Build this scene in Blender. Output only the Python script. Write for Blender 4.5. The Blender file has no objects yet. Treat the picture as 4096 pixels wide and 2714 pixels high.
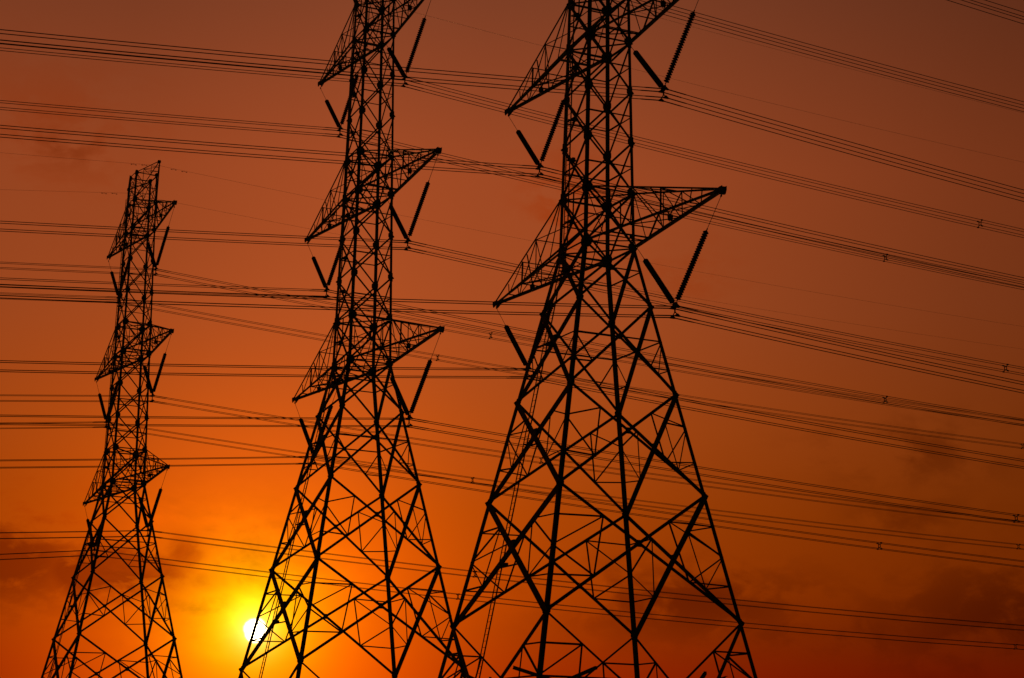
import bpy, bmesh, math, random
from mathutils import Vector, Matrix, Quaternion

scene = bpy.context.scene
COL = scene.collection
R = math.radians
random.seed(4)

# ------------------------------------------------------------------ camera
CAM_H = 1.7
F_PX, PITCH, ROLL = 7678.5, 0.2297, 0.0190          # focal length in pixels of a 4096 px wide frame
cam_data = bpy.data.cameras.new('camera')
cam = bpy.data.objects.new('camera', cam_data)
COL.objects.link(cam)
cam_data.sensor_fit = 'HORIZONTAL'
cam_data.sensor_width = 36.0
cam_data.lens = F_PX / 4096.0 * 36.0
cam_data.clip_start = 0.1
cam_data.clip_end = 20000.0
fwd = Vector((0, math.cos(PITCH), math.sin(PITCH)))
rt0, up0 = Vector((1, 0, 0)), Vector((0, -math.sin(PITCH), math.cos(PITCH)))
cr, sr = math.cos(ROLL), math.sin(ROLL)
rt, up = cr * rt0 + sr * up0, -sr * rt0 + cr * up0
cam.matrix_world = Matrix(((rt.x, up.x, -fwd.x, 0), (rt.y, up.y, -fwd.y, 0), (rt.z, up.z, -fwd.z, CAM_H), (0, 0, 0, 1)))
scene.camera = cam

# ------------------------------------------------------------------ exposure
scene.view_settings.view_transform = 'Standard'
scene.view_settings.look = 'None'
scene.view_settings.exposure = 0.0
scene.view_settings.gamma = 1.0

# ------------------------------------------------------------------ sun direction
SUN_EL, SUN_AZ = R(4.354), R(-7.389)                # azimuth from +Y towards +X
SUN = Vector((math.cos(SUN_EL) * math.sin(SUN_AZ), math.cos(SUN_EL) * math.cos(SUN_AZ), math.sin(SUN_EL)))
SUN_RT = Vector((math.cos(SUN_AZ), -math.sin(SUN_AZ), 0))

def srgb(r, g, b):
    f = lambda c: c / 12.92 if c <= 0.04045 else ((c + 0.055) / 1.055) ** 2.4
    return (f(r / 255.0), f(g / 255.0), f(b / 255.0), 1.0)

# ------------------------------------------------------------------ dusk sky
world = bpy.data.worlds.new('World')
scene.world = world
world.use_nodes = True
NT = world.node_tree
NT.nodes.clear()

class Graph:
    """small helper that wires up nodes of one tree"""
    def __init__(self, nt): self.nt = nt
    def node(self, t, **kw):
        n = self.nt.nodes.new(t)
        for k, v in kw.items(): setattr(n, k, v)
        return n
    def put(self, sock, v):
        if isinstance(v, bpy.types.NodeSocket): self.nt.links.new(v, sock)
        elif v is not None: sock.default_value = v
    def math(self, op, a, b=None, c=None, clamp=False):
        n = self.node('ShaderNodeMath', operation=op, use_clamp=clamp)
        for s, v in zip(n.inputs, (a, b, c)): self.put(s, v)
        return n.outputs[0]
    def vmath(self, op, a, b=None, out=0):
        n = self.node('ShaderNodeVectorMath', operation=op)
        self.put(n.inputs[0], a)
        if b is not None: self.put(n.inputs[1], b)
        return n.outputs[out]
    def dot(self, a, b):
        n = self.node('ShaderNodeVectorMath', operation='DOT_PRODUCT')
        self.put(n.inputs[0], a); self.put(n.inputs[1], b)
        return n.outputs['Value']
    def ramp(self, fac, stops, interp='LINEAR'):
        n = self.node('ShaderNodeValToRGB')
        r = n.color_ramp; r.interpolation = interp
        while len(r.elements) < len(stops): r.elements.new(0.5)
        for e, (p, c) in zip(r.elements, stops):
            e.position = p
        for e, (p, c) in zip(r.elements, sorted(stops, key=lambda q: q[0])):
            e.position = p; e.color = c if len(c) == 4 else (*c, 1)
        self.put(n.inputs[0], fac)
        return n.outputs[0]
    def maprange(self, v, a, b, c, d, smooth=True):
        n = self.node('ShaderNodeMapRange')
        n.interpolation_type = 'SMOOTHSTEP' if smooth else 'LINEAR'
        self.put(n.inputs[0], v)
        for i, x in enumerate((a, b, c, d)): self.put(n.inputs[i + 1], x)
        return n.outputs[0]
    def mix(self, blend, fac, a, b):
        n = self.node('ShaderNodeMix', data_type='RGBA', blend_type=blend)
        n.clamp_result = False
        self.put(n.inputs[0], fac); self.put(n.inputs[6], a); self.put(n.inputs[7], b)
        return n.outputs[2]
    def scale(self, col, f):
        n = self.node('ShaderNodeVectorMath', operation='SCALE')
        self.put(n.inputs[0], col); self.put(n.inputs[3], f)
        return n.outputs[0]
    def noise(self, vec, scale, detail=5, rough=0.55, dist=0.0):
        n = self.node('ShaderNodeTexNoise')
        self.put(n.inputs['Vector'], vec)
        n.inputs['Scale'].default_value = scale; n.inputs['Detail'].default_value = detail
        n.inputs['Roughness'].default_value = rough; n.inputs['Distortion'].default_value = dist
        return n.outputs[0]

G = Graph(NT)
tc = G.node('ShaderNodeTexCoord')
D = G.vmath('NORMALIZE', tc.outputs['Generated'])
theta = G.math('MULTIPLY', G.math('ARCCOSINE', G.math('MINIMUM', G.dot(D, SUN), 1.0)), 180 / math.pi)     # degrees from the sun
sep = G.node('ShaderNodeSeparateXYZ'); G.put(sep.inputs[0], D)
el = G.math('MULTIPLY', G.math('ARCSINE', sep.outputs[2]), 180 / math.pi)                                   # degrees above the horizon
side = G.math('MULTIPLY', G.dot(D, SUN_RT), 180 / math.pi)                                                 # about degrees right of the sun

def blob(s0, e0, ws, we):
    a = G.math('DIVIDE', G.math('SUBTRACT', side, s0), ws)
    b = G.math('DIVIDE', G.math('SUBTRACT', el, e0), we)
    return G.math('EXPONENT', G.math('MULTIPLY', G.math('ADD', G.math('MULTIPLY', a, a), G.math('MULTIPLY', b, b)), -1.0))

# sky colour by height above the horizon, and how it dies away to either side of the sun
elfac = G.math('DIVIDE', el, 40.0, clamp=True)
AMB = [(0.0, (0.20, 0.003, 0.0)), (3.2 / 40, (0.2449, 0.01067, 0.00003)), (4.5 / 40, (0.2417, 0.0231, 0.0001)), (6.0 / 40, (0.3106, 0.0387, 0.0004)),
       (8.0 / 40, (0.3261, 0.0484, 0.0016)), (10.5 / 40, (0.363, 0.0621, 0.0068)), (14.0 / 40, (0.3526, 0.0694, 0.0166)), (18.0 / 40, (0.3467, 0.0683, 0.0192)),
       (23.0 / 40, (0.2182, 0.0519, 0.0200)), (31.0 / 40, (0.10, 0.030, 0.018)), (1.0, (0.03, 0.014, 0.012))]
amb = G.ramp(elfac, AMB)
SIDE = [(-40, .30), (-20, .62), (-9, .785), (-4, .809), (2, 1.02), (6, .9316), (10, .9175), (15, .717), (20, .523), (24, .42), (40, .12)]
sidef = G.ramp(G.math('DIVIDE', G.math('ADD', side, 40.0), 80.0, clamp=True), [((p + 40) / 80, (v,) * 3) for p, v in SIDE])
base = G.mix('MULTIPLY', 1.0, amb, sidef)
# the far side of the sky from the sun is already dark
far = G.maprange(theta, 27.0, 62.0, 1.0, 0.015)
base = G.scale(base, far)
# the glow round the sun; its yellow heart sits in the cloud just above the disc
e2, a2 = SUN_EL + R(0.3), SUN_AZ - R(0.12)
theta_up = G.math('MULTIPLY', G.math('ARCCOSINE', G.math('MINIMUM', G.dot(D, Vector((math.cos(e2) * math.sin(a2), math.cos(e2) * math.cos(a2), math.sin(e2)))), 1.0)), 180 / math.pi)
def glow(col, width, power=1.0, about=theta):
    e = G.math('EXPONENT', G.math('MULTIPLY', G.math('POWER', G.math('DIVIDE', about, width), power), -1.0))
    return G.scale(col, e)
def rgb(c):
    n = G.node('ShaderNodeCombineXYZ')
    for i in range(3): n.inputs[i].default_value = c[i]
    return n.outputs[0]
sky_col = G.vmath('ADD', base, glow(rgb((1.40, 0.1845, 0.0)), 4.007, 1.222))
sky_col = G.vmath('ADD', sky_col, glow(rgb((0.065, 0.9, 0.0)), 1.22, 1.27, theta_up))

# clouds: broken dark banks low down, thin stains higher up
warp = G.node('ShaderNodeMapping'); G.put(warp.inputs[0], D)
warp.inputs['Scale'].default_value = (1.0, 1.0, 1.8)
n1 = G.noise(warp.outputs[0], 20.0, 8, 0.56, 0.5)
n2 = G.noise(warp.outputs[0], 60.0, 6, 0.6, 0.3)
nn = G.math('ADD', G.math('MULTIPLY', n1, 0.7), G.math('MULTIPLY', n2, 0.3))
CLOUDS = [(-7.2, 6.1, 2.0, 0.9, 1.1), (-4.1, 5.9, 1.6, 0.55, 1.6), (-2.2, 6.5, 0.6, 0.45, 1.0), (-1.7, 5.75, 0.9, 0.3, .75), (-3.0, 4.6, 1.4, 0.35, .4), (-6.2, 18.1, 0.8, 0.4, .45),
          (18.6, 9.8, 1.8, 0.6, .65), (18.6, 7.9, 1.1, 0.4, .6), (12.6, 5.5, 2.4, 0.7, .95), (21.2, 5.2, 2.2, 1.1, .85), (16.5, 4.6, 2.2, 0.5, .55)]
WARM = [(-6.5, 18.6, 2.0, 1.1, .6), (8.6, 16.8, 0.9, 1.3, 1.0), (12.2, 15.2, 1.0, 0.6, .6), (-6.5, 7.4, 1.4, 0.6, .6)]
def cover(banks):
    dens = None
    for s0, e0, ws, we, k in banks:
        d = G.math('MULTIPLY', blob(s0, e0, ws * 1.5, we * 1.6), k)
        dens = d if dens is None else G.math('MAXIMUM', dens, d)
    puff = G.maprange(nn, 0.40, 0.60, 0.0, 1.0, smooth=False)
    return G.math('MULTIPLY', dens, G.maprange(G.math('ADD', puff, G.math('MULTIPLY', dens, 0.45)), 0.35, 1.15, 0.0, 1.0), clamp=True)
sky_col = G.mix('MIX', cover(WARM), sky_col, G.mix('MULTIPLY', 1.0, sky_col, (0.98, 0.66, 0.35, 1)))
cloud = cover(CLOUDS)
dark = G.mix('MULTIPLY', 1.0, sky_col, (0.44, 0.33, 0.15, 1))
sky_col = G.mix('MIX', cloud, sky_col, dark)
# sunlit cloud texture near the sun
lit = G.math('MULTIPLY', G.math('SUBTRACT', nn, 0.5), blob(-1.6, 5.9, 3.4, 1.9))
sky_col = G.scale(sky_col, G.math('MULTIPLY_ADD', lit, 3.2, 1.0))
sky_col = G.vmath('MAXIMUM', sky_col, rgb((0.0004, 0.0002, 0.0002)))
# the disc and its burnt-out rim
ragged = G.math('ADD', theta, G.math('MULTIPLY', G.math('SUBTRACT', G.noise(D, 210.0, 3, 0.5), 0.5), 0.12))
disc = G.maprange(ragged, 0.22, 0.42, 1.0, 0.0)
sky_col = G.vmath('ADD', sky_col, G.scale(rgb((14.0, 12.0, 7.0)), G.math('POWER', disc, 2.0)))
sky_col = G.vmath('ADD', sky_col, glow(rgb((0.8, 0.7, 0.36)), 0.34, 1.3))
below = G.maprange(el, -2.0, 0.0, 0.03, 1.0)
sky_col = G.scale(sky_col, below)
bg1 = G.node('ShaderNodeBackground'); G.put(bg1.inputs[0], sky_col); bg1.inputs[1].default_value = 1.0
# clear-air scattering of the low sun, seen through the red of the dust
nish = G.node('ShaderNodeTexSky', sky_type='NISHITA')
nish.sun_disc = False
nish.sun_elevation = SUN_EL
nish.sun_rotation = SUN_AZ
nish.dust_density = 4.0
nish_c = G.mix('MULTIPLY', 1.0, nish.outputs[0], (1.0, 0.22, 0.02, 1))
bg2 = G.node('ShaderNodeBackground'); G.put(bg2.inputs[0], G.scale(nish_c, far)); bg2.inputs[1].default_value = 0.05 * 0.02
add = G.node('ShaderNodeAddShader')
NT.links.new(bg1.outputs[0], add.inputs[0]); NT.links.new(bg2.outputs[0], add.inputs[1])
wout = G.node('ShaderNodeOutputWorld')
NT.links.new(add.outputs[0], wout.inputs[0])

sun_data = bpy.data.lights.new('sun', 'SUN')
sun_data.energy = 2.0
sun_data.angle = R(0.53)
sun_data.color = (1.0, 0.42, 0.12)
sun = bpy.data.objects.new('sun', sun_data)
COL.objects.link(sun)
sun.rotation_euler = SUN.to_track_quat('Z', 'Y').to_euler()
sun.location = (-40, 300, 60)

# ------------------------------------------------------------------ materials
def material(name, base, rough=0.6, metal=0.0, vary=0.0, scale=3.0, transmission=0.0, ior=1.5):
    m = bpy.data.materials.new(name); m.use_nodes = True
    g = Graph(m.node_tree)
    b = m.node_tree.nodes['Principled BSDF']
    b.inputs['Roughness'].default_value = rough
    b.inputs['Metallic'].default_value = metal
    b.inputs['IOR'].default_value = ior
    b.inputs['Transmission Weight'].default_value = transmission
    if vary:
        t = g.node('ShaderNodeTexCoord')
        n = g.noise(t.outputs['Object'], scale, 6, 0.6)
        lo = [c * (1 - vary) for c in base]; hi = [c * (1 + vary) for c in base]
        g.put(b.inputs['Base Color'], g.ramp(n, [(0.3, lo), (0.7, hi)]))
        g.put(b.inputs['Roughness'], g.maprange(n, 0.3, 0.7, rough - 0.1, min(1, rough + 0.12)))
    else:
        b.inputs['Base Color'].default_value = (*base, 1)
    return m

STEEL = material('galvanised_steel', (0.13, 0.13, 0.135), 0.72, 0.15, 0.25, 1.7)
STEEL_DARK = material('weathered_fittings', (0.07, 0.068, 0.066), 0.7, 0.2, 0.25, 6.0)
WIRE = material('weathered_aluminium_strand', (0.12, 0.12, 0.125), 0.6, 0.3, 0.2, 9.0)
GLASS = material('brown_glass_disc', (0.10, 0.022, 0.010), 0.6, 0.0, 0.15, 5.0, transmission=0.0, ior=1.5)
GLASS.node_tree.nodes['Principled BSDF'].inputs['Specular IOR Level'].default_value = 0.05
CONCRETE = material('concrete', (0.30, 0.29, 0.27), 0.9, 0.0, 0.2, 2.0)
GRASS = material('dry_grass', (0.055, 0.075, 0.025), 0.95, 0.0, 0.5, 0.15)

# ------------------------------------------------------------------ object helpers
def tag(o, label=None, cat=None, group=None, kind=None):
    for k, v in (('label', label), ('category', cat), ('group', group), ('kind', kind)):
        if v: o[k] = v
    return o

def empty(name, loc, rz=0.0):
    o = bpy.data.objects.new(name, None)
    o.empty_display_size = 0.5
    COL.objects.link(o)
    o.location = loc
    o.rotation_euler = (0, 0, rz)
    return o

class MB:
    """collects bars, plates, tubes and lathes into ONE mesh object"""
    def __init__(self): self.v, self.f, self.smooth = [], [], []
    def _add(self, vs, fs, smooth=False):
        o = len(self.v)
        self.v += [tuple(p) for p in vs]
        self.f += [tuple(i + o for i in q) for q in fs]
        self.smooth += [smooth] * len(fs)
    def prism(self, prof, p, q, u, w):
        """extrude a 2-D profile (list of (a, b)) from p to q, a along u and b along w"""
        n = len(prof)
        vs = [Vector(p) + u * a + w * b for a, b in prof] + [Vector(q) + u * a + w * b for a, b in prof]
        fs = [(i, (i + 1) % n, n + (i + 1) % n, n + i) for i in range(n)]
        fs += [tuple(range(n - 1, -1, -1)), tuple(range(n, 2 * n))]
        self._add(vs, fs)
    def angle(self, p, q, b, n, t=None, off=0.0, flip=1):
        """L-section bar from p to q: one flange flat in the face whose normal is n, the other turned inwards"""
        p, q, n = Vector(p), Vector(q), Vector(n)
        d = (q - p)
        if d.length < 1e-6: return self
        d.normalize()
        w = n - d * n.dot(d)
        if w.length < 1e-4: w = d.orthogonal()
        w.normalize()
        u = d.cross(w) * flip
        t = t or max(0.012, b * 0.12)
        prof = [(-b / 2, 0), (b / 2, 0), (b / 2, -t), (-b / 2 + t, -t), (-b / 2 + t, -b), (-b / 2, -b)]
        if flip < 0: prof = prof[::-1]
        self.prism(prof, p + w * off, q + w * off, u, w)
        return self
    def tee(self, p, q, b, n, web=0.5, off=0.0):
        """pair of angles back to back: flange flat in the face, web turned inwards"""
        p, q, n = Vector(p), Vector(q), Vector(n)
        d = (q - p).normalized()
        w = (n - d * n.dot(d)).normalized()
        u = d.cross(w)
        t = max(0.014, b * 0.12)
        prof = [(-b / 2, 0), (b / 2, 0), (b / 2, -t), (t, -t), (t, -b * web), (-t, -b * web), (-t, -t), (-b / 2, -t)]
        self.prism(prof, p + w * off, q + w * off, u, w)
        return self
    def corner(self, p, q, b, u, w, t=None):
        """leg angle: heel on the line p-q, flanges running along u and w"""
        t = t or b * 0.13
        d = (Vector(q) - Vector(p)).normalized()
        u = (Vector(u) - d * d.dot(Vector(u))).normalized()
        w = (Vector(w) - d * d.dot(Vector(w))).normalized()
        prof = [(0, 0), (b, 0), (b, t), (t, t), (t, b), (0, b)]
        self.prism(prof, p, q, u, w)
        return self
    def box(self, c, x, y, z, ax=None):
        c = Vector(c)
        X, Y, Z = ax or (Vector((1, 0, 0)), Vector((0, 1, 0)), Vector((0, 0, 1)))
        prof = [(-x / 2, -y / 2), (x / 2, -y / 2), (x / 2, y / 2), (-x / 2, y / 2)]
        self.prism(prof, c - Z * z / 2, c + Z * z / 2, X, Y)
        return self
    def tube(self, pts, r, n=6):
        """round tube along pts; r a number or one radius per point"""
        pts = [Vector(p) for p in pts]
        rr = r if isinstance(r, (list, tuple)) else [r] * len(pts)
        ref = None; vs, fs = [], []
        for i, p in enumerate(pts):
            d = (pts[min(i + 1, len(pts) - 1)] - pts[max(i - 1, 0)]).normalized()
            if ref is None: ref = d.orthogonal().normalized()
            u = (ref - d * ref.dot(d)).normalized(); ref = u
            w = d.cross(u)
            for k in range(n):
                a = 2 * math.pi * k / n
                vs.append(p + (u * math.cos(a) + w * math.sin(a)) * rr[i])
        for i in range(len(pts) - 1):
            for k in range(n):
                fs.append((i * n + k, i * n + (k + 1) % n, (i + 1) * n + (k + 1) % n, (i + 1) * n + k))
        fs += [tuple(range(n - 1, -1, -1)), tuple(range((len(pts) - 1) * n, len(pts) * n))]
        self._add(vs, fs, True)
        return self
    def lathe(self, prof, p, d, n=14):
        """spin (distance along d, radius) pairs about the axis through p along d"""
        d = Vector(d).normalized()
        return self.tube_profile([(Vector(p) + d * a, r) for a, r in prof], d, n)
    def tube_profile(self, pr, d, n):
        u = d.orthogonal().normalized(); w = d.cross(u); vs, fs = [], []
        for p, r in pr:
            for k in range(n):
                a = 2 * math.pi * k / n
                vs.append(p + (u * math.cos(a) + w * math.sin(a)) * r)
        for i in range(len(pr) - 1):
            for k in range(n):
                fs.append((i * n + k, i * n + (k + 1) % n, (i + 1) * n + (k + 1) % n, (i + 1) * n + k))
        fs += [tuple(range(n - 1, -1, -1)), tuple(range((len(pr) - 1) * n, len(pr) * n))]
        self._add(vs, fs, True)
        return self
    def build(self, name, mat, parent=None):
        me = bpy.data.meshes.new(name)
        me.from_pydata(self.v, [], self.f)
        me.polygons.foreach_set('use_smooth', self.smooth)
        bm = bmesh.new(); bm.from_mesh(me)
        bmesh.ops.recalc_face_normals(bm, faces=bm.faces)
        bm.to_mesh(me); bm.free()
        me.materials.append(mat)
        o = bpy.data.objects.new(name, me)
        COL.objects.link(o)
        if parent is not None: o.parent = parent
        return o

def copy_tree(o, parent=None):
    c = o.copy()
    COL.objects.link(c)
    c.parent = parent
    for ch in [x for x in o.children]:
        copy_tree(ch, c)
    return c

# ------------------------------------------------------------------ ground
def ground_z(y):
    y = max(60.0, min(y, 320.0))
    return -0.0405 * (y - 112.0) - 1.23 if y > 81.6 else 0.0

bm = bmesh.new()
xs = [-2900, -1800, -1000, -400, -200, -100, -50, 0, 50, 100, 200, 400, 1000, 1800, 2900]
ys = [-1400, -700, -200, -50, 0, 30, 60, 82, 112, 140, 165, 189, 230, 270, 320, 500, 1000, 2000, 3900]
grid = [[bm.verts.new((x, y, ground_z(y))) for x in xs] for y in ys]
for j in range(len(ys) - 1):
    for i in range(len(xs) - 1):
        bm.faces.new((grid[j][i], grid[j][i + 1], grid[j + 1][i + 1], grid[j + 1][i]))
me = bpy.data.meshes.new('ground'); bm.to_mesh(me); bm.free()
me.materials.append(GRASS)
for p in me.polygons: p.use_smooth = True
ground = bpy.data.objects.new('ground', me); COL.objects.link(ground)
tag(ground, kind='structure', label='dry grass field under the pylons', cat='ground')

# ------------------------------------------------------------------ the lattice pylon (local: x along the line, y along the arms, z=0 at the footings)
BASE = 34.6                                          # waist (underside of the lowest arm) above the footings
AW, AT, SLOPE, ZT3 = 1.70, 1.179, 0.1999, 29.11
Z = dict(FT=-34.6, P0=-22.38, P1=-15.11, P2=-9.076, P3=-3.665, W=0.0, A1t=3.436, C2=6.68, C1=9.925, A2b=13.17, A2t=16.27, D2=19.567, D1=22.862, A3b=26.157, A3t=29.11, TOP=31.998)
ORDER = ['FT', 'P0', 'P1', 'P2', 'P3', 'W', 'A1t', 'C2', 'C1', 'A2b', 'A2t', 'D2', 'D1', 'A3b', 'A3t', 'TOP']
ARMS = [('W', 'A1t', 14.44, -0.15), ('A2b', 'A2t', 13.164, -0.127), ('A3b', 'A3t', 11.636, 0.0)]
PEAK_L, PEAK_Z = 5.337, 32.04
def hw(z): return AW - z * SLOPE if z <= 0 else AW + (AT - AW) * z / ZT3
def up_(z): return z + BASE
FACES = [(Vector((0, 1, 0)), Vector((1, 0, 0))), (Vector((0, -1, 0)), Vector((-1, 0, 0))), (Vector((1, 0, 0)), Vector((0, -1, 0))), (Vector((-1, 0, 0)), Vector((0, 1, 0)))]
def on_face(fc, s, z):
    """point of a body face: s in -1..1 across it, z the local height from the waist"""
    n, t = fc; a = hw(z)
    return n * a + t * (s * a) + Vector((0, 0, up_(z)))
def face_normal(fc, z):
    n = Vector(fc[0])
    return (n + Vector((0, 0, SLOPE if z < 0 else 0.018))).normalized()
def lerp(a, b, t): return a + (b - a) * t

def make_pylon():
    root = empty('lattice_pylon', (0, 0, 0))
    def zl(k): return Z[k]
    # legs with their gussets and footings
    for sx, sy in ((-1, 1), (1, 1), (1, -1), (-1, -1)):
        m = MB()
        pt = lambda z: Vector((sx * hw(z), sy * hw(z), up_(z)))
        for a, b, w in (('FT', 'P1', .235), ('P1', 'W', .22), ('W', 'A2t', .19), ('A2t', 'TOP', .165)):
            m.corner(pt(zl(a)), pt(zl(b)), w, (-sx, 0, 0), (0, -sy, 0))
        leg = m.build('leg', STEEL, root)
        for k in ORDER[1:]:
            z = zl(k); big = z > -1.0
            g = MB()
            hgt, wid = (0.66, 0.36) if big else (0.42, 0.30)
            if k in ('W', 'A1t', 'A2b', 'A2t', 'A3b', 'A3t'): hgt, wid = 0.72, 0.46
            if z > 25: hgt, wid = hgt * .8, wid * .8
            for nx, ny, tx, ty in ((sx, 0, 0, -sy), (0, sy, -sx, 0)):
                n = Vector((nx, ny, SLOPE if z < 0 else 0.018)).normalized(); t = Vector((tx, ty, 0))
                upv = (Vector((-sx * SLOPE, -sy * SLOPE, 1)) if z < 0 else Vector((-sx * .018, -sy * .018, 1))).normalized()
                c = pt(z) + n * 0.006
                prof = [(-0.03, -hgt * .5), (wid * .55, -hgt * .5), (wid, -hgt * .18), (wid, hgt * .2), (wid * .5, hgt * .5), (-0.03, hgt * .5)]
                g.prism(prof, c, c + n * 0.022, t, upv)
            g.build('gusset_plate', STEEL, leg)
        f = MB()
        c = pt(zl('FT'))
        f.lathe([(-1.2, .55), (0.1, .55), (0.25, .5), (0.45, .30), (0.5, .30)], c - Vector((0, 0, .2)), (0, 0, 1), 16)
        f.build('footing', CONCRETE, root)

    # crossed diagonals of every face and panel, with their redundant struts
    def size(k):
        return {'FT': .13, 'P0': .205, 'P1': .19, 'P2': .175, 'P3': .165, 'W': .15, 'A1t': .135, 'C2': .13, 'C1': .13, 'A2b': .13, 'A2t': .115, 'D2': .115, 'D1': .11, 'A3b': .105, 'A3t': .075}[k]
    for i in range(len(ORDER) - 1):
        k0, k1 = ORDER[i], ORDER[i + 1]
        z0, z1 = zl(k0), zl(k1); b = size(k0)
        for fi, fc in enumerate(FACES):
            n = face_normal(fc, z0 if z1 <= 0 else 1)
            A0, B0, A1, B1 = on_face(fc, -1, z0), on_face(fc, 1, z0), on_face(fc, -1, z1), on_face(fc, 1, z1)
            d1, d2 = (B0 - A1).normalized(), (A0 - B1).normalized()
            e0 = 0.16 if k0 != 'FT' else 0.0
            m = MB()
            b *= 0.96 if abs(fc[0].y) > .5 else (1.45 if z1 <= 0 else 1.2)
            b1 = b * 1.5 if fi == 2 and z1 <= 0 else b
            m.tee(A1 - d1 * .05, B0 + d1 * e0, b1, n, .5, off=0.032)
            m.tee(B1 - d2 * .05, A0 + d2 * e0, b, n, .5, off=-0.012 - b * .12)
            # bolted plate where they cross
            tX = (A1 - B1).length / ((A1 - B1).length + (A0 - B0).length)
            X = lerp(A1, B0, tX)
            if k0 in ('FT', 'P0', 'P1', 'P2', 'P3', 'W'):
                hz = fc[1]; vt = n.cross(hz)
                m.prism([(-b * .75, -b), (b * .75, -b), (b * .75, b), (-b * .75, b)], X - n * 0.03, X + n * 0.036, hz, vt)
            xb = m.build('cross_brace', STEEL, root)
            def strut(p, q, bb=.066, off=0.05):
                bb *= 1.12
                d = (Vector(q) - Vector(p)).normalized()
                s = MB().angle(p, q, bb, n, off=off - .05)
                return s.build('brace_strut', STEEL, xb)
            zx = X.z - BASE
            L = lambda t: (on_face(fc, -1, lerp(z1, z0, t)), on_face(fc, 1, lerp(z1, z0, t)))    # leg points, t from the top
            U = lambda t: (lerp(A1, B0, t), lerp(B1, A0, t))                                    # upper half of a diagonal, near its own leg
            V = lambda t: (lerp(A0, B1, t), lerp(B0, A1, t))                                    # lower end of the other diagonal
            if k0 == 'FT':
                for s in (0, 1):
                    u, v = U(.14)[s], V(.2)[s]
                    strut(L(.14)[s], u, .085); strut(L(.285)[s], u, .085); strut(u, v, .07); strut(L(.285)[s], U(.285)[s], .085); strut(L(.55)[s], v, .075)
            elif k0 == 'P0':
                for s in (0, 1):
                    u, v = U(.24)[s], V(.29)[s]
                    strut(L(.25)[s], u, .075); strut(L(.49)[s], u, .075); strut(u, v, .07); strut(L(.49)[s], v, .075); strut(L(.72)[s], v, .075)
            elif k0 == 'P1':
                for s in (0, 1):
                    u, v = U(.225)[s], V(.295)[s]
                    strut(L(.33)[s], u, .07); strut(u, v, .062); strut(L(.34)[s], v, .062); strut(L(.68)[s], v, .07)
            elif k0 == 'P2':
                tx = (z1 - zx) / (z1 - z0)
                for s in (0, 1):
                    v = V(.27)[s]
                    strut(L(tx)[s], X, .085); strut(L(tx)[s], v, .06); strut(L(.735)[s], v, .066)
            elif k0 in ('P3', 'A1t', 'C2', 'C1', 'A2t', 'D2', 'D1'):
                tx = (z1 - zx) / (z1 - z0)
                for s in (0, 1): strut(L(tx)[s], X, .075 if z0 < 14 else .06)
            elif k0 in ('W', 'A2b', 'A3b'):
                tx = (z1 - zx) / (z1 - z0)
                for s in (0, 1): strut(L(tx)[s], X, .06)
                strut(X, on_face(fc, 0, z1), .06)
            elif k0 == 'A3t':
                tx = (z1 - zx) / (z1 - z0)
                for s in (0, 1): strut(L(tx)[s], X, .05)

    # horizontal belts and plan bracing
    for k in ('W', 'A1t', 'A2b', 'A2t', 'A3b', 'A3t', 'TOP'):
        z = zl(k); b = .11 if z < 20 else .09
        for fc in FACES:
            MB().angle(on_face(fc, -1, z), on_face(fc, 1, z), b, Vector((0, 0, 1)), off=0.03).build('belt_bar', STEEL, root)
        a = hw(z)
        if k != 'TOP':
            m = MB()
            c = [Vector((sx * a, sy * a, up_(z))) for sx, sy in ((-1, 1), (1, 1), (1, -1), (-1, -1))]
            m.angle(c[0], c[2], .08, (0, 0, 1), off=-0.06); m.angle(c[1], c[3], .08, (0, 0, 1), off=0.0)
            m.build('plan_brace', STEEL, root)
    # struts that stiffen the lowest tier across its corners
    for sx, sy in ((-1, 1), (1, 1), (1, -1), (-1, -1)):
        q = Vector((sx * 4.25, sy * 4.25, up_(-25.95)))
        m = MB()
        m.angle(Vector((sx * 6.76, sy * 3.53, up_(-25.2))), q, .20, (0, 0, 1))
        m.angle(Vector((sx * 3.4, sy * 6.76, up_(-25.2))), q, .17, (0, 0, 1), off=-.03)
        m.build('corner_strut', STEEL, root)

    # arms
    def make_arm(sy, k0, k1, l, dz, name, peak=False):
        z0, z1 = zl(k0), zl(k1); a0, a1 = hw(z0), hw(z1)
        tip = Vector((0, sy * l, up_(z0 + dz))) if not peak else Vector((0, sy * l, up_(PEAK_Z)))
        lo = [Vector((s * a0, sy * a0, up_(z0))) for s in (-1, 1)]
        hi = [Vector((s * a1, sy * a1, up_(z1))) for s in (-1, 1)]
        lob, hib = (.17, .10) if not peak else (.095, .09)
        if l < 12 and not peak: lob, hib = .155, .095
        Yv = Vector((0, sy, 0))
        m = MB()
        for s in (0, 1):
            e = tip + Vector(((s * 2 - 1) * .06, 0, 0))
            m.angle(lo[s], e, lob, (0, 0, -1), off=.03 + .004 * s, flip=1 if (s == 0) == (sy > 0) else -1)
            m.angle(hi[s], e + Vector((0, 0, .08)), hib, (0, 0, 1), off=.02 + .004 * s, flip=1 if (s == 0) == (sy > 0) else -1)
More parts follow.
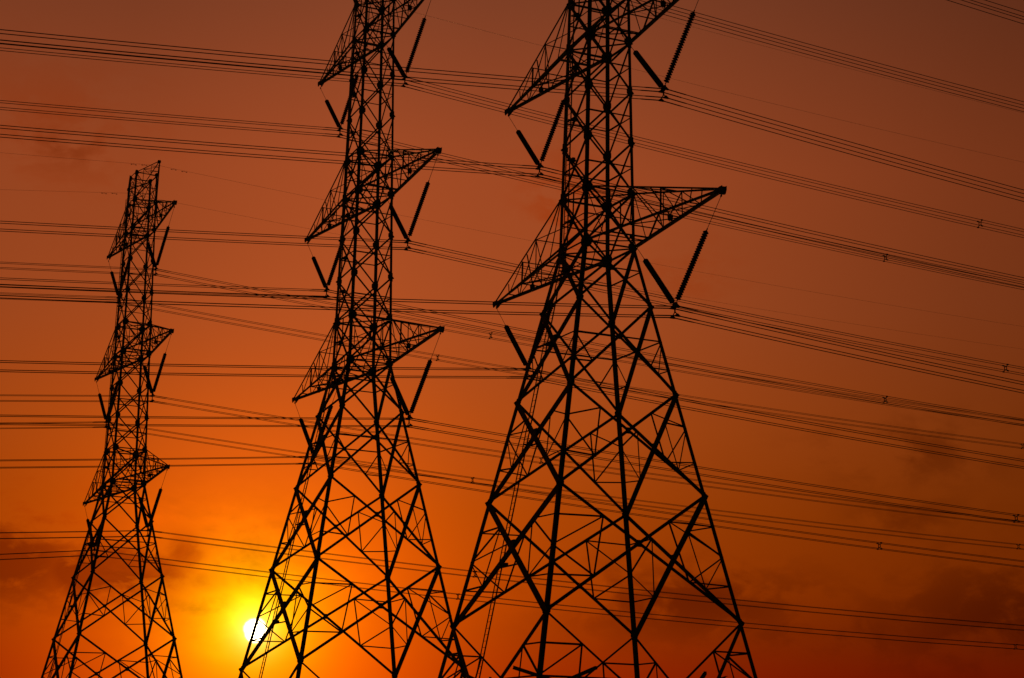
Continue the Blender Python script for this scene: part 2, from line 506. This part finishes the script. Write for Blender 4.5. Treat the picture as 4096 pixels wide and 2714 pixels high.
        # end plates at the tip
        if peak:
            m.prism([(-.16, -.08), (.16, -.08), (.2, .06), (.1, .2), (-.12, .2), (-.2, .06)], tip - Vector((.13, 0, 0)), tip + Vector((.13, 0, 0)), Yv, Vector((0, 0, 1)))
        else:
            for x in (-.15, .13):
                m.prism([(-.62, -.07), (-.1, -.24), (.06, -.24), (.17, -.02), (.17, .19), (-.12, .19), (-.62, .11)], tip + Vector((x, 0, 0)), tip + Vector((x + .02, 0, 0)), Yv, Vector((0, 0, 1)))
            m.box(tip + Vector((0, sy * .02, .05)), .28, .22, .2)
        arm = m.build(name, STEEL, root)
        def bar(p, q, b=.06, n=None):
            b *= 1.2
            p, q = Vector(p), Vector(q)
            n = n or Vector((0, 0, 1))
            MB().angle(p, q, b, n).build('lacing_bar', STEEL, arm)
        lw = lambda s, t: lerp(lo[s], tip, t)
        hg = lambda s, t: lerp(hi[s], tip, t)
        X1 = Vector((1, 0, 0))
        if not peak:
            S = (.35, .56, .78)
            for s in (0, 1):
                nx = X1 * (s * 2 - 1)
                bar(hg(s, .0), lw(s, .145), .05, nx)
                bar(hg(s, .02), lw(s, .36), .075, nx)
                bar(hg(s, .36), lw(s, .35), .055, nx)
                bar(hg(s, .36), lw(s, .55), .06, nx)
                bar(hg(s, .57), lw(s, .57), .10 if s == 0 else .06, nx)
                bar(hg(s, .57), lw(s, .77), .05, nx)
                bar(hg(s, .79), lw(s, .775), .055, nx)
            # underside
            for t in (.145, .345, .56, .775): bar(lw(0, t), lw(1, t), .06)
            bar(lw(0, .56), lw(1, .16), .075); bar(lw(0, .56), lw(1, .345), .06); bar(lw(0, .345), lw(1, .56), .055)
            bar(lw(0, .0), lw(1, .145), .06); bar(lw(0, .56), lw(1, .775), .05)
            # top
            for t in (.36, .57): bar(hg(0, t), hg(1, t), .055)
            bar(hg(0, .36), hg(1, .57), .05); bar(hg(0, .36), hg(1, .02), .05)
            # inner frame that carries the hanger plate
            mid = lerp(lw(0, .56), lw(1, .56), .5)
            bar(hg(0, .5), mid, .05, Yv); bar(hg(1, .57), mid, .05, Yv)
            h = MB().prism
            hm = MB()
            hm.prism([(-.12, -.2), (.12, -.2), (.16, .1), (.1, .16), (-.1, .16), (-.16, .1)], mid - Yv * .07 - Vector((0, 0, .12)), mid + Yv * .07 - Vector((0, 0, .12)), X1, Vector((0, 0, 1)))
            ring = [mid + Vector((math.cos(a) * .07, 0, math.sin(a) * .07 - .37)) for a in [2 * math.pi * i / 12 for i in range(13)]]
            hm.tube(ring, .018, 6)
            hm.build('hanger_plate', STEEL_DARK, arm)
            # cross beam for the inner leg of the insulator V
            yi = l - 10.2
            t = (yi - a0) / (l - a0)
            if t > 0.03:
                bar(lw(0, t), lw(1, t), .09)
                c = lerp(lw(0, t), lw(1, t), .5)
            else:
                c = Vector((0, sy * yi, up_(z0)))
                bar(Vector((-a0, sy * yi, up_(z0))), Vector((a0, sy * yi, up_(z0))), .09)
            MB().box(c - Vector((0, 0, .12)), .12, .1, .26).build('attachment_lug', STEEL_DARK, arm)
        else:
            for s in (0, 1):
                nx = X1 * (s * 2 - 1)
                bar(hg(s, .33), lw(s, .33), .045, nx); bar(hg(s, .66), lw(s, .66), .045, nx)
                bar(hg(s, .0), lw(s, .33), .045, nx); bar(hg(s, .33), lw(s, .66), .04, nx)
            for t in (.33, .66):
                bar(hg(0, t), hg(1, t), .045); bar(lw(0, t), lw(1, t), .045)
            bar(hg(0, 0), hg(1, .33), .045); bar(hg(0, .33), hg(1, .66), .045); bar(lw(0, 0), lw(1, .33), .045); bar(lw(0, .33), lw(1, .66), .045)
        return arm
    for sy in (1, -1):
        for k0, k1, l, dz in ARMS:
            make_arm(sy, k0, k1, l, dz, 'crossarm')
        make_arm(sy, 'A3t', 'TOP', PEAK_L, 0, 'peak_arm', True)

    # climbing ladder on the -x face, standing off on brackets
    fcL = FACES[3]
    def lad(z, y, off=.45): return Vector((-(hw(z) + off), y, up_(z)))
    m = MB()
    zs = [-33.6, 0.0, 29.4]
    for y in (-.23, .23):
        for a, b in zip(zs[:-1], zs[1:]):
            m.angle(lad(a, y), lad(b, y), .062, (-1, 0, 0), t=.02, flip=1 if y > 0 else -1)
    ladder = m.build('ladder', STEEL, root)
    r_ = MB(); z = -33.4
    while z < 29.2:
        r_.tube([lad(z, -.22), lad(z, .22)], .013, 5); z += .36
    r_.build('rung', STEEL, ladder)['kind'] = 'stuff'
    for z in (-30.5, -19.4, -12.3, -6.25, -1.6, 1.5, 5.4, 8.0, 11.4, 14.8, 18.0, 21.1, 24.5, 27.6):
        # bracket bar between the diagonals plus its standoff block
        zl0 = max(k for k in Z.values() if k <= z); zl1 = min(k for k in Z.values() if k > z)
        t = (zl1 - z) / (zl1 - zl0)
        a0, a1 = hw(zl0), hw(zl1)
        tX = a1 / (a0 + a1)
        hy = abs(t - tX) / (1 - tX if t > tX else tX) * hw(z) * .98
        hy = max(hy, .35)
        g = MB()
        g.angle(Vector((-hw(z) - .02, -hy, up_(z))), Vector((-hw(z) - .02, hy, up_(z))), .075, (-1, 0, .2), off=.04)
        g.box(Vector((-hw(z) - .25, 0, up_(z) + .02)), .46, .07, .09)
        g.box(Vector((-hw(z) - .16, .12, up_(z) + .1)), .18, .34, .14)
        g.build('ladder_bracket', STEEL_DARK, ladder)
    return root

def place(o, x, y, zw, yaw):
    o.location = (x, y, zw + CAM_H - BASE)
    o.rotation_euler = (0, 0, yaw)

# pylon waists seen from the camera: x, y, height above the lens, bearing of the line
SITE = [(-38.235, 188.784, 28.545, 0.4738), (-11.211, 140.263, 30.536, 0.4585), (5.017, 111.675, 31.671, 0.4406)]
PYLON_LABEL = ['small distant lattice pylon at the left, the only one with its peak in view',
               'middle-sized lattice pylon between the smaller and the larger, sun at its left foot',
               'largest and nearest lattice pylon, just right of the middle']
SIZE_WORD = ['small left', 'middle', 'largest']

def mirror_frame(t):
    """world matrix of a pylon: local +y is the arm that comes towards the camera on the right"""
    x, y, zw, yaw = SITE[t]
    c, s = math.cos(yaw), math.sin(yaw)
    ex, ey = Vector((c, s, 0)), Vector((s, -c, 0))
    return Vector((x, y, zw + CAM_H)), ex, ey

# a turn of yaw+180 degrees about z puts local (+x, +y) on (-ex, +ey): the pylon is mirror-symmetric along x apart from its ladder,
# which therefore is built on the local -x side and mirrored here by building the prototype with x reversed
proto = make_pylon()
def flip_x(o):
    done = set()
    def walk(q):
        if q.type == 'MESH' and q.data.name not in done:
            done.add(q.data.name)
            me = q.data
            for v in me.vertices: v.co.x = -v.co.x
            me.flip_normals()
        for ch in q.children: walk(ch)
    walk(o)
flip_x(proto)
pylons = []
for t in (2, 1, 0):
    o = proto if t == 2 else copy_tree(proto)
    x, y, zw, yaw = SITE[t]
    place(o, x, y, zw, yaw + math.pi)
    tag(o, PYLON_LABEL[t], 'pylon', 'lattice pylons of the power line')
    pylons.append(o)

# ------------------------------------------------------------------ insulators in a V (local origin: centre of the four clamps)
HALF = 0.265
def make_v():
    root = empty('insulator_v', (0, 0, 0))
    for s in (-1, 1):
        top = Vector((0, s * 5.0, 5.42)); apex = Vector((0, s * .16, .50))
        d = (apex - top).normalized(); Ltot = (apex - top).length
        rod_l = 2.28
        rod = MB()
        rod.tube([top + Vector((0, 0, .08)), top + d * .12, top + d * .13, top + d * (rod_l - .14), top + d * (rod_l - .13), top + d * rod_l], [.03, .034, .017, .017, .04, .03], 6)
        ring = [top + d * (.1 + .07 * math.cos(a)) + Vector((math.sin(a) * .05, 0, 0)) for a in [2 * math.pi * i / 10 for i in range(11)]]
        rod.tube(ring, .014, 5)
        rod.build('link_rod', STEEL_DARK, root)
        N = 28; L = Ltot - rod_l - .22; p = L / N
        prof = [(0, .03)]
        R_ = .172
        for i in range(N):
            a = i * p
            prof += [(a + p * .02, .06), (a + p * .26, .085), (a + p * .36, .11), (a + p * .55, R_ * .86), (a + p * .78, R_), (a + p * .86, R_ * .985), (a + p * .90, R_ * .80), (a + p * .94, R_ * .6), (a + p * .96, .06), (a + p * .985, .05)]
        prof += [(L, .03), (L + .16, .03)]
        MB().lathe(prof, top + d * rod_l, d, 16).build('disc_string', GLASS, root)
    # yoke: plate at the meeting point of the V, hangers down to the lower pair of clamps
    y = MB()
    Xv, Yv, Zv = Vector((1, 0, 0)), Vector((0, 1, 0)), Vector((0, 0, 1))
    y.prism([(-.25, .50), (-.30, .36), (-.08, .16), (.08, .16), (.30, .36), (.25, .50), (0, .56)], Vector((-.015, 0, 0)), Vector((.015, 0, 0)), Yv, Zv)
    y.box((0, 0, .09), .06, .07, .34)
    for s in (-1, 1):
        y.tube([(0, s * .02, -.02), (0, s * .16, -.13), (0, s * HALF, -HALF + .06)], .03, 6)
        y.tube([(0, s * .2, .42), (0, s * HALF, HALF + .05)], .03, 6)
        y.tube([(0, s * .08, .16), (0, s * .19, .20), (0, s * HALF, HALF + .03)], .02, 6)
    y.build('yoke_plate', STEEL_DARK, root)
    for sy in (-1, 1):
        for sz in (-1, 1):
            c = MB()
            o = Vector((0, sy * HALF, sz * HALF))
            c.prism([(-.24, -.05), (-.14, -.075), (.14, -.075), (.24, -.05), (.10, .04), (.03, .10), (-.03, .10), (-.10, .04)], o - Yv * .045, o + Yv * .045, Xv, Zv)
            c.build('suspension_clamp', STEEL_DARK, root)
    return root

zb = {1: 0.0, 2: Z['A2b'], 3: Z['A3b']}
ln = {1: 14.44, 2: 13.164, 3: 11.636}
LEVEL = {1: 'lowest', 2: 'middle', 3: 'topmost'}
def yoke_point(t, n, s):
    o, ex, ey = mirror_frame(t)
    return o + ey * (s * (ln[n] - 5.1)) + Vector((0, 0, zb[n] - 5.8))
vproto = None
for t in (2, 1, 0):
    for n in (1, 2, 3):
        for s in (1, -1):
            if vproto is None: v = vproto = make_v()
            else: v = copy_tree(vproto)
            v.location = yoke_point(t, n, s)
            v.rotation_euler = (0, 0, SITE[t][3])
            tag(v, 'V of two insulator strings under the %s %s arm of the %s pylon' % (LEVEL[n], 'right' if s > 0 else 'left', SIZE_WORD[t]), 'insulator', 'insulator strings hung in a V')

# ------------------------------------------------------------------ conductors
# slope at the pylon away to the right and towards the camera on the left, per pylon, level and side
DROP_R = {(2, 3, 1): .0644, (2, 3, -1): .0506, (2, 2, 1): .0718, (2, 2, -1): .0557, (2, 1, 1): .0657, (2, 1, -1): .0625,
          (1, 3, 1): .0825, (1, 3, -1): .0794, (1, 2, 1): .0774, (1, 2, -1): .0756, (1, 1, 1): .0690, (1, 1, -1): .0741,
          (0, 3, 1): .0840, (0, 3, -1): .0809, (0, 2, 1): .0773, (0, 2, -1): .0763, (0, 1, 1): .0662, (0, 1, -1): .0686}
DROP_L = {(2, 3, 1): .115, (2, 3, -1): .105, (2, 2, 1): .1152, (2, 2, -1): .1041, (2, 1, 1): .1120, (2, 1, -1): .1105,
          (1, 3, 1): .1116, (1, 3, -1): .1042, (1, 2, 1): .1102, (1, 2, -1): .1074, (1, 1, 1): .1036, (1, 1, -1): .1115,
          (0, 3, 1): .1052, (0, 3, -1): .1041, (0, 2, 1): .1121, (0, 2, -1): .1197, (0, 1, 1): .0969, (0, 1, -1): .1206}
CURVE = {2: (.04, .00035, .02, .0003), 1: (-.03, .0003, .02, .0002), 0: (-.09, .00025, .015, .00025)}   # turn right, curvature right, turn left, curvature left
SPACERS = {2: (49.0, 108.0), 1: (53.0, 113.0), 0: (38.0, 113.8)}

def path(t, m_r, m_l, far_r=190.0, far_l=190.0):
    """offsets from the clamp along the wire, left end to right end, in world axes"""
    yaw = SITE[t][3]; dr, kr, dl, kl = CURVE[t]
    er = Vector((math.cos(yaw + dr), math.sin(yaw + dr), 0)); el_ = -Vector((math.cos(yaw + dl), math.sin(yaw + dl), 0))
    def at(x):
        if x >= 0: return er * x + Vector((0, 0, -m_r * x + kr * x * x))
        x = -x
        return el_ * x + Vector((0, 0, -m_l * x + kl * x * x))
    return at
STEP = [0, .2, .6, 1.3, 1.45, 2, 3.5, 6, 10, 15, 20, 26, 32, 40, 50, 60, 72, 85, 100, 115, 130, 150, 170, 190]

def make_spacer():
    m = MB()
    q = .13
    for s in (-1, 1):
        m.tube([(0, s * q, -q), (0, s * q, q)], .036, 6)
        m.tube([(0, -q, s * q), (0, q, s * q)], .036, 6)
    for sy in (-1, 1):
        for sz in (-1, 1):
            m.tube([(0, sy * q, sz * q), (0, sy * HALF, sz * HALF)], .038, 6)
            m.tube([(-.09, sy * HALF, sz * HALF), (.09, sy * HALF, sz * HALF)], .058, 6)
    return m
sp_mesh = None
for t in (2, 1, 0):
    o_, ex, ey = mirror_frame(t)
    for n in (3, 2, 1):
        for s in (1, -1):
            at = path(t, DROP_R[t, n, s], DROP_L[t, n, s])
            b = empty('conductor_bundle', yoke_point(t, n, s))
            tag(b, 'bundle of four wires clamped below the %s %s arm of the %s pylon' % (LEVEL[n], 'right' if s > 0 else 'left', SIZE_WORD[t]), 'power line', 'four-wire conductor bundles')
            xs_ = [-x for x in STEP[:0:-1]] + STEP
            rad = [.034 if abs(x) < 1.4 else .0235 for x in xs_]
            for sy in (-1, 1):
                for sz in (-1, 1):
                    off = ey * (sy * HALF) + Vector((0, 0, sz * HALF - .02))
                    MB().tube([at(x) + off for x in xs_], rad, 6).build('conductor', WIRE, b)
            for i, x in enumerate(SPACERS[t]):
                x = x + (random.uniform(-.6, .6) if t != 0 or i else (-2.4 if n == 3 else 2.8 if n == 2 else -4.9 if s > 0 else 2.0))
                if t == 0 and i == 1: x = 113.8
                if sp_mesh is None:
                    so = make_spacer().build('spacer', STEEL_DARK, b); sp_mesh = so.data
                else:
                    so = bpy.data.objects.new('spacer', sp_mesh); COL.objects.link(so); so.parent = b
                so.location = at(x) - Vector((0, 0, .02))
                so.rotation_euler = (0, 0, SITE[t][3])

# earth wires on the peak arms
PK_R = {(1, 1): .0773, (1, -1): .0727, (0, 1): .0771, (0, -1): .0734}
PK_L = {(1, 1): .10, (1, -1): .12, (0, 1): .0939, (0, -1): .1401}
dm = None
for t in (1, 0):
    o_, ex, ey = mirror_frame(t)
    for s in (1, -1):
        at = path(t, PK_R[t, s], PK_L[t, s])
        b = empty('earth_wire', o_ + ey * (s * PEAK_L) + Vector((0, 0, PEAK_Z - .35)))
        tag(b, 'thin earth wire on the %s peak of the %s pylon' % ('right' if s > 0 else 'left', SIZE_WORD[t]), 'wire', 'thin earth wires')
        xs_ = [-x for x in STEP[:0:-1]] + STEP
        MB().tube([at(x) for x in xs_], .0095, 5).build('strand', WIRE, b)
        c = MB(); c.tube([(0, 0, .02), (0, 0, .3)], .02, 6); c.tube([(-.14, 0, .0), (.14, 0, 0)], .03, 6)
        cl = c.build('suspension_clamp', STEEL_DARK, b); cl.rotation_euler = (0, 0, SITE[t][3])
        for x in (1.5, 2.6, -1.5, -2.6):
            if dm is None:
                m = MB()
                m.tube([(-.22, 0, -.10), (0, 0, -.08), (.22, 0, -.10)], .010, 5)
                m.tube([(0, 0, -.09), (0, 0, .01)], .018, 5)
                for q in (-1, 1): m.lathe([(0, .02), (.03, .036), (.15, .036), (.17, .02)], (q * .13, 0, -.10), (q, 0, 0), 8)
                do = m.build('vibration_damper', STEEL_DARK, b); dm = do.data
            else:
                do = bpy.data.objects.new('vibration_damper', dm); COL.objects.link(do); do.parent = b
            do.location = at(x); do.rotation_euler = (0, 0, SITE[t][3])

# ------------------------------------------------------------------ render settings
scene.render.engine = 'CYCLES'
scene.render.resolution_x, scene.render.resolution_y = 1024, 678
scene.cycles.max_bounces = 6
